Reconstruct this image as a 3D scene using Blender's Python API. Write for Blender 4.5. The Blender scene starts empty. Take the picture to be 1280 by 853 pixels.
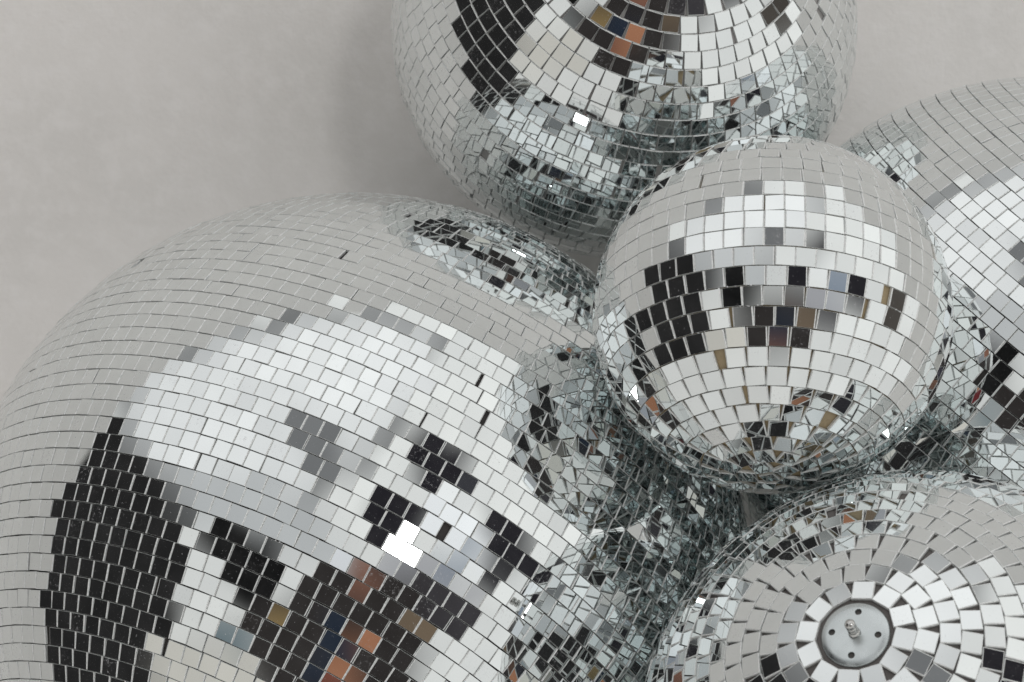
import bpy, bmesh, math, random
import numpy as np
from mathutils import Vector, Matrix

random.seed(7)
rng = np.random.default_rng(11)
scene = bpy.context.scene
COL = scene.collection

# ------------------------------------------------------------------ node helpers
def new_mat(name):
    m = bpy.data.materials.new(name)
    m.use_nodes = True
    nt = m.node_tree
    nt.nodes.clear()
    return m, nt

def N(nt, kind, **kw):
    n = nt.nodes.new(kind)
    for k, v in kw.items():
        setattr(n, k, v)
    return n

def L(nt, a, b):
    nt.links.new(a, b)

def setin(nt, sock, v):
    if hasattr(v, 'is_output'):
        L(nt, v, sock)
    else:
        sock.default_value = v

def math_(nt, op, a, b=None, c=None, clamp=False):
    n = N(nt, 'ShaderNodeMath', operation=op, use_clamp=clamp)
    setin(nt, n.inputs[0], a)
    if b is not None: setin(nt, n.inputs[1], b)
    if c is not None: setin(nt, n.inputs[2], c)
    return n.outputs[0]

def maprange(nt, v, a, b, c=0.0, d=1.0, smooth=True):
    n = N(nt, 'ShaderNodeMapRange', interpolation_type='SMOOTHSTEP' if smooth else 'LINEAR')
    setin(nt, n.inputs['Value'], v)
    n.inputs['From Min'].default_value = a; n.inputs['From Max'].default_value = b
    n.inputs['To Min'].default_value = c; n.inputs['To Max'].default_value = d
    return n.outputs['Result']

def mixcol(nt, f, a, b, blend='MIX'):
    n = N(nt, 'ShaderNodeMix', data_type='RGBA', blend_type=blend)
    setin(nt, n.inputs[0], f)
    for s, v in ((n.inputs[6], a), (n.inputs[7], b)):
        if hasattr(v, 'is_output'): L(nt, v, s)
        else: s.default_value = (v[0], v[1], v[2], 1)
    return n.outputs[2]

def noise(nt, vec, scale, detail=3, rough=.5, out='Fac'):
    n = N(nt, 'ShaderNodeTexNoise')
    if vec is not None: L(nt, vec, n.inputs['Vector'])
    n.inputs['Scale'].default_value = scale
    n.inputs['Detail'].default_value = detail
    n.inputs['Roughness'].default_value = rough
    return n.outputs[out]

def principled(nt, base, rough, metal=0.0, spec=None):
    p = N(nt, 'ShaderNodeBsdfPrincipled')
    for k, v in (('Base Color', base), ('Roughness', rough), ('Metallic', metal)):
        s = p.inputs[k]
        if hasattr(v, 'is_output'): L(nt, v, s)
        elif k == 'Base Color': s.default_value = (*v, 1)
        else: s.default_value = v
    if spec is not None: p.inputs['Specular IOR Level'].default_value = spec
    return p

# ------------------------------------------------------------------ materials
def mat_mirror():
    m, nt = new_mat('mirror_glass')
    tc = N(nt, 'ShaderNodeTexCoord').outputs['Object']
    at = N(nt, 'ShaderNodeAttribute', attribute_name='tile_rnd').outputs['Fac']
    # silvered glass: faint green of the pane
    p = principled(nt, (.760, .796, .797), .012, 1.0)
    # dust specks and hairline scratches lying on the glass
    s1 = maprange(nt, noise(nt, tc, 1100, 2, .6), .69, .75)
    dirty = maprange(nt, at, .80, 1.0)
    s2 = maprange(nt, noise(nt, tc, 700, 4, .75), .54, .72)
    s2 = math_(nt, 'MULTIPLY', s2, dirty)
    mp = N(nt, 'ShaderNodeMapping'); L(nt, tc, mp.inputs['Vector'])
    mp.inputs['Rotation'].default_value = (.6, .4, 1.1); mp.inputs['Scale'].default_value = (900, 70, 200)
    s3 = maprange(nt, noise(nt, mp.outputs[0], 1.0, 2, .5), .74, .80, 0, .35)
    film = maprange(nt, noise(nt, tc, 60, 4, .6), .3, .8, .006, .032)
    d = math_(nt, 'MAXIMUM', math_(nt, 'MULTIPLY', s1, .45), math_(nt, 'MULTIPLY', s2, .55))
    d = math_(nt, 'MAXIMUM', d, s3)
    d = math_(nt, 'MAXIMUM', d, film)
    dust = principled(nt, (.62, .62, .64), .7)
    mx = N(nt, 'ShaderNodeMixShader')
    L(nt, d, mx.inputs[0]); L(nt, p.outputs[0], mx.inputs[1]); L(nt, dust.outputs[0], mx.inputs[2])
    o = N(nt, 'ShaderNodeOutputMaterial'); L(nt, mx.outputs[0], o.inputs[0])
    return m

def mat_edge():
    m, nt = new_mat('cut_glass_edge')
    tc = N(nt, 'ShaderNodeTexCoord').outputs['Object']
    n1 = noise(nt, tc, 900, 3, .7)
    c = mixcol(nt, maprange(nt, n1, .38, .60), (.80, .84, .83), (.97, .98, .975))
    p = principled(nt, c, .33, .3, .8)
    b = N(nt, 'ShaderNodeBump'); b.inputs['Strength'].default_value = 1.0; b.inputs['Distance'].default_value = .0005
    L(nt, n1, b.inputs['Height']); L(nt, b.outputs[0], p.inputs['Normal'])
    # light travels inside the pane and leaves through its cut edge
    tr = N(nt, 'ShaderNodeBsdfTranslucent'); tr.inputs[0].default_value = (.85, .9, .88, 1)
    mx = N(nt, 'ShaderNodeMixShader'); mx.inputs[0].default_value = .12
    L(nt, p.outputs[0], mx.inputs[1]); L(nt, tr.outputs[0], mx.inputs[2])
    o = N(nt, 'ShaderNodeOutputMaterial'); L(nt, mx.outputs[0], o.inputs[0])
    return m

def mat_glue():
    m, nt = new_mat('silver_glue')
    tc = N(nt, 'ShaderNodeTexCoord').outputs['Object']
    p = principled(nt, (.85, .85, .86), .3, .5)
    b = N(nt, 'ShaderNodeBump'); b.inputs['Strength'].default_value = .7; b.inputs['Distance'].default_value = .0005
    L(nt, noise(nt, tc, 1500, 2), b.inputs['Height']); L(nt, b.outputs[0], p.inputs['Normal'])
    o = N(nt, 'ShaderNodeOutputMaterial'); L(nt, p.outputs[0], o.inputs[0])
    return m

def mat_core(name, col, var):
    m, nt = new_mat(name)
    tc = N(nt, 'ShaderNodeTexCoord').outputs['Object']
    c = mixcol(nt, noise(nt, tc, 120, 5, .65), col, var)
    p = principled(nt, c, .75)
    b = N(nt, 'ShaderNodeBump'); b.inputs['Strength'].default_value = .5; b.inputs['Distance'].default_value = .0008
    L(nt, noise(nt, tc, 600, 4), b.inputs['Height']); L(nt, b.outputs[0], p.inputs['Normal'])
    o = N(nt, 'ShaderNodeOutputMaterial'); L(nt, p.outputs[0], o.inputs[0])
    return m

def mat_zinc(name, col, rough):
    m, nt = new_mat(name)
    tc = N(nt, 'ShaderNodeTexCoord').outputs['Object']
    n = noise(nt, tc, 180, 4, .6)
    c = mixcol(nt, n, [x * .85 for x in col], col)
    r = maprange(nt, n, .3, .7, rough * .8, rough * 1.25)
    p = principled(nt, c, r, 1.0)
    o = N(nt, 'ShaderNodeOutputMaterial'); L(nt, p.outputs[0], o.inputs[0])
    return m

def mat_floor():
    m, nt = new_mat('pale_floor')
    tc = N(nt, 'ShaderNodeTexCoord').outputs['Object']
    n1 = noise(nt, tc, 9, 5, .55)
    n2 = noise(nt, tc, 70, 5, .6)
    c = mixcol(nt, maprange(nt, n1, .36, .64), FLOOR_A, FLOOR_B)
    c = mixcol(nt, maprange(nt, n2, .42, .72, 0, .6), c, FLOOR_C)
    p = principled(nt, c, .62, 0, .35)
    h = math_(nt, 'ADD', math_(nt, 'MULTIPLY', noise(nt, tc, 260, 6, .65), .7), math_(nt, 'MULTIPLY', n2, .8))
    b = N(nt, 'ShaderNodeBump'); b.inputs['Strength'].default_value = .24; b.inputs['Distance'].default_value = .0025
    L(nt, h, b.inputs['Height']); L(nt, b.outputs[0], p.inputs['Normal'])
    o = N(nt, 'ShaderNodeOutputMaterial'); L(nt, p.outputs[0], o.inputs[0])
    return m

FLOOR_A = (.85, .83, .803); FLOOR_B = (.905, .882, .855); FLOOR_C = (.945, .925, .905)

MIRROR, EDGE, GLUE = mat_mirror(), mat_edge(), mat_glue()
CORE_DARK = mat_core('dark_foam', (.03, .027, .026), (.05, .046, .043))
CORE_BROWN = mat_core('brown_grey_core', (.11, .10, .095), (.16, .15, .145))
CORE_TAN = mat_core('tan_glue_core', (.30, .23, .13), (.42, .34, .22))
CORE_GREY = mat_core('grey_core', (.30, .29, .285), (.45, .44, .43))
ZINC = mat_zinc('zinc_plate', (.60, .645, .65), .28)
STEEL = mat_zinc('stud_steel', (.60, .60, .585), .22)

# ------------------------------------------------------------------ mesh helpers
def mesh_obj(name, verts, faces, mats, midx=None, parent=None, smooth=False):
    me = bpy.data.meshes.new(name)
    me.from_pydata([tuple(v) for v in verts], [], faces)
    for mm in mats: me.materials.append(mm)
    if midx is not None: me.polygons.foreach_set('material_index', midx)
    if smooth: me.polygons.foreach_set('use_smooth', [True] * len(me.polygons))
    me.update()
    o = bpy.data.objects.new(name, me)
    COL.objects.link(o)
    if parent: o.parent = parent
    return o

def lathe(profile, seg=48):
    """surface of revolution round z; profile runs from the axis outwards and back to the axis"""
    v, f = [], []
    rings = []
    for r, z in profile:
        if r < 1e-7:
            rings.append([len(v)]); v.append((0, 0, z))
        else:
            rings.append(list(range(len(v), len(v) + seg)))
            v += [(r * math.cos(2 * math.pi * i / seg), r * math.sin(2 * math.pi * i / seg), z) for i in range(seg)]
    for a, b in zip(rings, rings[1:]):
        for i in range(seg):
            j = (i + 1) % seg
            if len(a) == 1: f.append((a[0], b[j], b[i])) if len(b) > 1 else None
            elif len(b) == 1: f.append((a[i], a[j], b[0]))
            else: f.append((a[i], a[j], b[j], b[i]))
    return v, f

def uv_sphere(r, seg=96, rings=48):
    prof = [(0, r)] + [(r * math.sin(math.pi * k / rings), r * math.cos(math.pi * k / rings)) for k in range(1, rings)] + [(0, -r)]
    v, f = lathe(prof, seg)
    return v, [tuple(reversed(x)) for x in f]

# ------------------------------------------------------------------ a mirror ball
TH = .0015            # glass thickness
def build_tiles(name, R, tile, dlat, lat0, tilt, bare_top, bare_bottom, parent, ce=.00024, cu=.00010, ge=.00024, gu=0, glue_rows=()):
    """square mirror tiles laid in rings round local +z; every tile is one small chamfered slab of glass"""
    verts, faces, midx, trnd = [], [], [], []
    h = tile / 2
    k0 = math.floor((-90 - lat0) / dlat)
    k = k0
    def slab(c, e1, e2, n, w, hh, th):
        b = len(verts)
        sk = rng.normal(0, .00006, (4, 2))
        fe = ge if random.random() > .12 else 0; fu = gu if random.random() > .12 else 0
        for lev, (dx, dy, z) in enumerate(((-fe, -fu, -th), (-fe, -fu, -.00030), (0, 0, -.00010), (ce, cu, 0))):
            for q, (sx, sy) in enumerate(((-1, -1), (1, -1), (1, 1), (-1, 1))):
                verts.append(c + e1 * (sx * (w - dx) + sk[q, 0]) + e2 * (sy * (hh - dy) + sk[q, 1]) + n * z)
        rv = random.random()
        for lv in (0, 4, 8):
            for q in range(4):
                q2 = (q + 1) % 4
                faces.append((b + lv + q, b + lv + q2, b + lv + 4 + q2, b + lv + 4 + q)); midx.append(1); trnd.append(rv)
        faces.append((b + 12, b + 13, b + 14, b + 15)); midx.append(0); trnd.append(rv)
        faces.append((b + 3, b + 2, b + 1, b)); midx.append(1); trnd.append(rv)
    def lump(c, n, s):
        b = len(verts)
        t = Vector(rng.normal(0, 1, 3)); e1 = n.cross(t).normalized(); e2 = n.cross(e1)
        m = 6
        for i in range(m):
            a = 2 * math.pi * i / m; rr = s * random.uniform(.6, 1.5)
            verts.append(c + (e1 * math.cos(a) + e2 * math.sin(a)) * rr - n * .0006)
        verts.append(c + n * s * random.uniform(.3, .7))
        for i in range(m):
            faces.append((b + i, b + (i + 1) % m, b + m)); midx.append(2); trnd.append(0)
    while True:
        la, lb = lat0 + k * dlat, lat0 + (k + 1) * dlat
        k += 1
        if la > 90: break
        lc = (la + lb) / 2
        if lc > 90 - bare_top or lc < -90 + bare_bottom: continue
        phi = math.radians(lc)
        inner = max(abs(la), abs(lb))
        circ = 2 * math.pi * R * math.cos(math.radians(min(inner, 89.5)))
        pitch = tile + .00042
        near_pole = abs(lc) > 72
        if near_pole: circ = 2 * math.pi * R * math.cos(math.radians(min(inner - .3 * dlat, 89.5)))
        n_t = int(circ / pitch)
        if n_t < 3:
            if la < 90 < lb:
                a1, a2 = Vector((math.cos(.5), math.sin(.5), 0)), Vector((-math.sin(.5), math.cos(.5), 0))
                slab(Vector((0, 0, R)), a1, a2, Vector((0, 0, 1)), h * .8, h * .8, TH)
            continue
        slack = circ - n_t * pitch
        start = random.uniform(0, 2 * math.pi)
        unit = 2 * math.pi / circ
        # rings are laid by hand: the left-over width goes into a few wide joints
        wide = {random.randrange(n_t): random.uniform(.3, 1) for _ in range(random.choice((1, 1, 2, 3)))}
        tot = sum(wide.values()) or 1
        even = .35 if abs(lc) < 60 else .9
        ang = start
        row_tilt = rng.normal(0, tilt * .35)
        for i in range(n_t):
            ang += (pitch + slack * even / n_t) * unit
            if i in wide: ang += slack * (1 - even) * wide[i] / tot * unit
            loose = 1 if abs(lc) < 66 else 3.5
            lam = ang + rng.normal(0, .00007) * loose * unit
            ph = phi + rng.normal(0, .00006) * loose / R
            n = Vector((math.cos(ph) * math.cos(lam), math.cos(ph) * math.sin(lam), math.sin(ph)))
            e = Vector((-math.sin(lam), math.cos(lam), 0)); u = n.cross(e)
            c = n * (R + rng.normal(0, .00008))
            big = 2.2 if random.random() < .06 else 1
            ta, tb, tr = rng.normal(0, tilt * big), rng.normal(0, tilt * big) + row_tilt, rng.normal(0, (.5 if abs(lc) < 60 else 2.0 if abs(lc) < 76 else 4.0))
            rot = Matrix.Rotation(math.radians(ta), 3, u) @ Matrix.Rotation(math.radians(tb), 3, e) @ Matrix.Rotation(math.radians(tr), 3, n)
            n2, e2, u2 = rot @ n, rot @ e, rot @ u
            hh = R * math.radians(dlat) / 2 - (.00024 if gu == 0 else .00022)
            slab(c, e2, u2, n2, h + rng.normal(0, .00005), hh + rng.normal(0, .00004), TH)
            pr = .030
            if any(abs(lc - g) < dlat for g in glue_rows): pr = .55
            if random.random() < pr:
                for _ in range(random.choice((1, 2, 2, 4))):
                    s = random.uniform(-1, 1)
                    side = random.choice((-1, 1))
                    if pr > .1 or random.random() < .6: q = n * R + u * (side * hh) + e * (s * h)
                    else: q = n * R + e * (side * h) + u * (s * hh)
                    lump(q, n, random.uniform(.00022, .00055))
    o = mesh_obj(name, verts, faces, [MIRROR, EDGE, GLUE], midx, parent)
    a = o.data.attributes.new('tile_rnd', 'FLOAT', 'FACE')
    a.data.foreach_set('value', trnd)
    return o

def make_ball(label, centre, R, axis, tile, dlat, lat0, tilt, core, spin=0, bare_top=2.5, bare_bottom=2.5, glue_rows=(), ce=.00024, cu=.00006, ge=.00024, gu=0):
    e = bpy.data.objects.new('mirror_ball', None)
    e.empty_display_size = R
    COL.objects.link(e)
    q = Vector((0, 0, 1)).rotation_difference(Vector(axis).normalized())
    e.rotation_mode = 'QUATERNION'
    e.rotation_quaternion = q
    e.location = centre
    e['label'] = label; e['category'] = 'mirror ball'; e['group'] = 'mirror balls piled on the pale floor'
    v, f = uv_sphere(R - TH - .0002)
    mesh_obj('core', v, f, [core], None, e, True)
    build_tiles('mirror_tiles', R, tile, dlat, lat0, tilt, bare_top, bare_bottom, e, glue_rows=glue_rows, ce=ce, cu=cu, ge=ge, gu=gu)
    return e

BIG = make_ball('largest mirror ball, lower left, its small square tiles mirroring a tall black panel',
                (-.0835, -.1322, .2111), .2108, (-.409, -.761, .503), .00820, 2.305, 6.06, .42, CORE_DARK)
TOP = make_ball('mirror ball cut off by the upper edge, its tiles in bowl shaped rings mirroring orange',
                (.0631, .1779, .1315), .1313, (.184, .376, .908), .0087, 3.99, 43.06, .75, CORE_GREY, ce=.00008, cu=.00024, ge=0, gu=.00020)
RIGHT = make_ball('mirror ball cut off by the right edge, tiles in diagonal rows behind the smallest ball',
                  (.2870, -.0280, .1725), .1723, (.581, .775, .247), .00820, 2.83, 31.04, .5, CORE_DARK)
FRONT = make_ball('smallest mirror ball, lying on the others, tan glue showing between its lowest tiles',
                  (.1215, .0123, .3680), .0838, (-.060, -.888, .457), .0085, 6.1, -17.4, .95, CORE_TAN, ce=.00032, ge=.00026,
                  bare_top=0, glue_rows=(20., 26.))
BR = make_ball('mirror ball in the lower right with a round metal hanger plate and stud facing up',
               (.1839, -.1857, .4140), .1277, (-.3456, .5215, .7801), .0088, 4.08, 82.9, .9, CORE_BROWN, cu=.00024, gu=.00008,
               bare_top=8)

SUPPORT = make_ball('mirror ball on the floor propping up the ball with the round hanger plate',
                    (.2250, -.3720, .1750), .1748, (.3, -.5, .81), .0083, 2.83, 3.0, .6, CORE_GREY)

# hanger plate of the lower right ball
def hanger(parent, R):
    rc = R - TH - .0002
    seat = rc - .0003
    prof = [(0, .0013), (.0040, .00125), (.0080, .0011), (.0115, .0008), (.0130, .0005), (.0140, .0001), (.0143, -.0003), (.0143, -.0009), (0, -.0009)]
    v, f = lathe(prof, 72)
    o = mesh_obj('hanger_plate', v, [tuple(reversed(x)) for x in f], [ZINC], None, parent, True)
    cut_v, cut_f = [], []
    for k in range(4):
        a = math.radians(-7 + 90 * k)
        cv, cf = lathe([(0, .006), (.00145, .006), (.00145, -.006), (0, -.006)], 20)
        b = len(cut_v)
        cut_v += [(x + .0097 * math.cos(a), y + .0097 * math.sin(a), z) for x, y, z in cv]
        cut_f += [tuple(b + i for i in reversed(q)) for q in cf]
    co = mesh_obj('cutter', cut_v, cut_f, [ZINC], None, parent)
    bpy.context.view_layer.update()
    md = o.modifiers.new('holes', 'BOOLEAN'); md.object = co; md.operation = 'DIFFERENCE'; md.solver = 'EXACT'
    dg = bpy.context.evaluated_depsgraph_get(); dg.update()
    me = bpy.data.meshes.new_from_object(o.evaluated_get(dg))
    me.set_sharp_from_angle(angle=math.radians(25)); o.modifiers.clear(); o.data = me
    bpy.data.objects.remove(co)
    o.location = (0, 0, seat + .0006)
    sp = [(0, .0112), (.0011, .0111), (.0019, .0105), (.0022, .0098), (.0022, .0084), (.0018, .0080), (.0018, .0074),
          (.0022, .0070), (.0022, .0062), (.0018, .0058), (.0018, .0052), (.0022, .0048), (.0022, .0040), (.0018, .0036), (.0018, .0030),
          (.0023, .0027), (.0026, .0017), (0, .0012)]
    v, f = lathe(sp, 28)
    s = mesh_obj('hanging_stud', v, [tuple(reversed(x)) for x in f], [STEEL], None, o, True)
    return o
hanger(BR, .1277)

# ------------------------------------------------------------------ setting
fl = mesh_obj('floor', [(-30, -30, 0), (30, -30, 0), (30, 30, 0), (-30, 30, 0)], [(0, 1, 2, 3)], [mat_floor()])
fl['kind'] = 'structure'

# ------------------------------------------------------------------ light: the studio round the pile
world = bpy.data.worlds.new('World'); scene.world = world; world.use_nodes = True
nt = world.node_tree; nt.nodes.clear()
d = N(nt, 'ShaderNodeTexCoord').outputs['Generated']
sep = N(nt, 'ShaderNodeSeparateXYZ'); L(nt, d, sep.inputs[0])
den = math_(nt, 'SQRT', math_(nt, 'MAXIMUM', math_(nt, 'MULTIPLY', math_(nt, 'ADD', sep.outputs[2], 1.0), 2.0), .002))
U0 = math_(nt, 'DIVIDE', sep.outputs[0], den); V0 = math_(nt, 'DIVIDE', sep.outputs[1], den)
cmb = N(nt, 'ShaderNodeCombineXYZ'); L(nt, U0, cmb.inputs[0]); L(nt, V0, cmb.inputs[1])
P0 = cmb.outputs[0]
wn = N(nt, 'ShaderNodeTexNoise'); L(nt, P0, wn.inputs['Vector']); wn.inputs['Scale'].default_value = 9; wn.inputs['Detail'].default_value = 5
vs = N(nt, 'ShaderNodeVectorMath', operation='SUBTRACT'); L(nt, wn.outputs['Color'], vs.inputs[0]); vs.inputs[1].default_value = (.5, .5, .5)
vm = N(nt, 'ShaderNodeVectorMath', operation='SCALE'); L(nt, vs.outputs[0], vm.inputs[0]); vm.inputs['Scale'].default_value = .048
va = N(nt, 'ShaderNodeVectorMath', operation='ADD'); L(nt, P0, va.inputs[0]); L(nt, vm.outputs[0], va.inputs[1])
P = va.outputs[0]

def grow(poly, g):
    cx = sum(p[0] for p in poly) / len(poly); cy = sum(p[1] for p in poly) / len(poly)
    o = []
    for x, y in poly:
        l = math.hypot(x - cx, y - cy); o.append((x + (x - cx) / l * g, y + (y - cy) / l * g))
    return o

def poly_mask(poly, soft=.012):
    area = sum(a[0] * b[1] - b[0] * a[1] for a, b in zip(poly, poly[1:] + poly[:1]))
    if area < 0: poly = poly[::-1]
    m = None
    for a, b in zip(poly, poly[1:] + poly[:1]):
        ex, ey = b[0] - a[0], b[1] - a[1]; l = math.hypot(ex, ey)
        nx, ny = -ey / l, ex / l
        vd = N(nt, 'ShaderNodeVectorMath', operation='DOT_PRODUCT'); L(nt, P, vd.inputs[0]); vd.inputs[1].default_value = (nx, ny, 0)
        s = math_(nt, 'SUBTRACT', vd.outputs['Value'], nx * a[0] + ny * a[1])
        m = s if m is None else math_(nt, 'MINIMUM', m, s)
    return maprange(nt, m, -soft, soft)

# pale room: a little brighter towards the upper right
grad = math_(nt, 'ADD', math_(nt, 'MULTIPLY', U0, .45), math_(nt, 'MULTIPLY', V0, .55))
base = mixcol(nt, maprange(nt, grad, -.55, .55), (.50, .487, .468), (.74, .732, .712))
base = mixcol(nt, maprange(nt, noise(nt, P0, 3.5, 3), .35, .7, 0, .35), base, (.68, .685, .68))

panel = [(-0.61, 0.406), (-0.526, 0.415), (-0.432, 0.302), (-0.38, 0.215), (-0.375, 0.124), (-0.4, -0.005), (-0.419, -0.264), (-0.746, -0.315), (-0.768, -0.131), (-0.768, -0.012), (-0.744, 0.148), (-0.679, 0.296)]
blk2 = [(-0.345, 0.172), (-0.269, 0.185), (-0.163, 0.134), (-0.153, 0.079), (-0.197, -0.023), (-0.263, -0.016), (-0.284, 0.075), (-0.343, 0.126)]
photog = [(-0.236, 0.04), (-0.05, 0.054), (-0.013, 0.078), (0.099, 0.062), (0.173, 0.033), (0.171, -0.069), (0.151, -0.168), (0.095, -0.216), (-0.051, -0.214), (-0.141, -0.141), (-0.197, -0.068)]
leg1 = [(0.16, 0.377), (0.197, 0.405), (0.269, 0.366), (0.256, 0.319), (0.219, 0.274), (0.161, 0.321)]
leg2 = [(0.086, 0.281), (0.134, 0.269), (0.187, 0.237), (0.135, 0.201), (0.098, 0.136), (0.061, 0.155), (0.056, 0.229)]
leg3 = [(0.285, 0.3), (0.327, 0.276), (0.3, 0.247), (0.266, 0.272)]
leg4 = [(0.332, 0.217), (0.361, 0.203), (0.408, 0.159), (0.438, 0.089), (0.396, 0.06), (0.36, 0.109)]
leg5 = [(0.345, 0.11), (0.378, 0.099), (0.368, 0.043), (0.34, 0.073)]
w2 = [(0.209, 0.292), (0.323, 0.205), (0.37, 0.146), (0.322, 0.074), (0.248, 0.133), (0.172, 0.209)]
lav = [(0.098, 0.136), (0.247, 0.114), (0.321, 0.036), (0.246, 0.002), (0.136, 0.043), (0.08, 0.09)]
blue = [(0.219, 0.134), (0.294, 0.103), (0.275, 0.076), (0.219, 0.106)]
low = [(0.164, 0.089), (0.247, 0.03), (0.321, 0.008), (0.301, -0.047), (0.209, -0.015)]
w1 = [(-0.533, 0.453), (-0.476, 0.551), (-0.299, 0.614), (-0.147, 0.689), (0.055, 0.678), (0.196, 0.641), (0.241, 0.546), (0.214, 0.47), (0.074, 0.377), (0.02, 0.284), (-0.091, 0.227), (-0.319, 0.219), (-0.422, 0.302), (-0.522, 0.383)]
s1 = [(-0.274, 0.588), (-0.042, 0.656), (0.177, 0.632), (0.212, 0.527), (0.128, 0.471), (-0.065, 0.477)]
s2 = [(-0.415, 0.43), (-0.259, 0.46), (-0.193, 0.371), (-0.366, 0.334)]
g1 = [(-0.412, 0.303), (-0.19, 0.316), (-0.053, 0.228), (0.024, 0.137), (-0.05, 0.1), (-0.182, 0.134), (-0.356, 0.198)]
patch = [(-0.132, 0.462), (-0.073, 0.453), (-0.008, 0.413), (0.01, 0.303), (-0.033, 0.293), (-0.104, 0.319), (-0.138, 0.401)]
cream = [(-0.44, -0.081), (-0.327, -0.064), (-0.178, -0.095), (-0.16, -0.215), (-0.438, -0.228)]
yellow = [(-0.155, 0.006), (-0.109, -0.002), (-0.114, -0.039), (-0.151, -0.031)]
teal = [(-0.272, -0.016), (-0.238, -0.026), (-0.225, -0.097), (-0.252, -0.107)]
orange1 = [(0.024, 0.104), (0.08, 0.077), (0.065, 0.041), (0.024, 0.054)]
orange2 = [(-0.003, -0.044), (0.098, -0.058), (0.079, -0.108), (-0.003, -0.103)]
tan = [(0.135, -0.009), (0.223, -0.043), (0.199, -0.08), (0.144, -0.059)]
red = [(-0.086, -0.14), (-0.035, -0.131), (-0.028, -0.164), (-0.077, -0.173)]
navy = [(-0.049, -0.011), (0.025, -0.02), (0.005, -0.14), (-0.059, -0.122)]
orange3 = [(-.035, -.165), (.03, -.165), (.03, -.115), (-.035, -.115)]
stand = [(.55, -.02), (.575, .10), (.64, .13), (.66, .0), (.62, -.06)]
white3 = [(-0.014, 0.137), (0.033, 0.127), (0.024, 0.089), (-0.013, 0.096)]
base = mixcol(nt, maprange(nt, noise(nt, P0, 13, 2), .35, .7, 0, .22), base, (.36, .36, .36))
panel = [(x + (.022 if x > -.55 else 0), y) for x, y in panel]
GROW = {id(photog): .03, id(blk2): .010, id(low): .02, id(leg1): .010, id(leg2): .010, id(leg3): .010, id(leg4): .010, id(leg5): .012,
        id(tan): .004, id(teal): -.008, id(red): -.006, id(yellow): -.008, id(orange2): -.014, id(orange3): -.004, id(orange1): -.004}
K = base
for poly, col, soft in (
        (panel, (.013, .0125, .0125), .006),
        (grow(w1, .020), (.035, .035, .036), .008), (w1, (.66, .655, .652), .04), (g1, (.41, .412, .415), .04),
        (s1, (.77, .764, .76), .05), (s2, (.73, .724, .72), .04), (patch, (.15, .15, .153), .012),
        (lav, (.30, .295, .31), .02), (low, (.035, .032, .035), .012),
        (w2, (.78, .78, .79), .012), (blue, (.17, .20, .25), .02),
        (leg1, (.012, .011, .014), .008), (leg2, (.012, .011, .014), .008), (leg3, (.03, .03, .035), .008),
        (leg4, (.014, .013, .016), .008), (leg5, (.014, .013, .016), .008),
        (stand, (.055, .048, .042), .014), (cream, (.47, .445, .405), .02), (blk2, (.005, .005, .005), .008), (photog, (.022, .019, .018), .012),
        (navy, (.012, .018, .03), .01), (yellow, (.28, .19, .08), .010), (teal, (.05, .09, .11), .014),
        (orange1, (.20, .09, .06), .012), (orange2, (.28, .125, .07), .012), (tan, (.13, .095, .065), .012),
        (orange3, (.28, .125, .07), .012), (red, (.14, .012, .016), .012), (white3, (.6, .6, .62), .006)):
    K = mixcol(nt, poly_mask(grow(poly, GROW.get(id(poly), 0)), soft), K, col)
K = mixcol(nt, maprange(nt, noise(nt, P0, 17, 2), .32, .68), K, (.83, .83, .835), 'MULTIPLY')
bg = N(nt, 'ShaderNodeBackground'); L(nt, K, bg.inputs[0]); bg.inputs[1].default_value = 1.32
out = N(nt, 'ShaderNodeOutputWorld'); L(nt, bg.outputs[0], out.inputs[0])
world.cycles.sampling_method = 'MANUAL'; world.cycles.sample_map_resolution = 1024

# one studio lamp above the pile, a little up and to the right of the camera
ld = bpy.data.lights.new('studio_lamp', 'AREA'); ld.shape = 'DISK'; ld.size = .34
ld.energy = 6.5; ld.color = (1, .985, .965)
lo = bpy.data.objects.new('studio_lamp', ld); COL.objects.link(lo)
lo.location = (.70, .72, 2.85)
lo.rotation_euler = (Vector(lo.location) - Vector((.1, 0, .1))).to_track_quat('Z', 'Y').to_euler()

# ------------------------------------------------------------------ camera
cd = bpy.data.cameras.new('camera'); cd.sensor_width = 36; cd.lens = 85.0; cd.clip_start = .05; cd.clip_end = 200
co = bpy.data.objects.new('camera', cd); COL.objects.link(co)
co.location = (0, 0, 1.5); co.rotation_euler = (0, 0, 0)
cd.dof.use_dof = True; cd.dof.focus_distance = 1.14; cd.dof.aperture_fstop = 22
scene.camera = co

# ------------------------------------------------------------------ render settings
c = scene.cycles
c.max_bounces = 16; c.glossy_bounces = 14; c.diffuse_bounces = 5; c.transmission_bounces = 2
c.sample_clamp_indirect = 6
c.use_denoising = True
scene.view_settings.view_transform = 'Standard'; scene.view_settings.look = 'None'
scene.view_settings.exposure = 0.18; scene.view_settings.gamma = 1
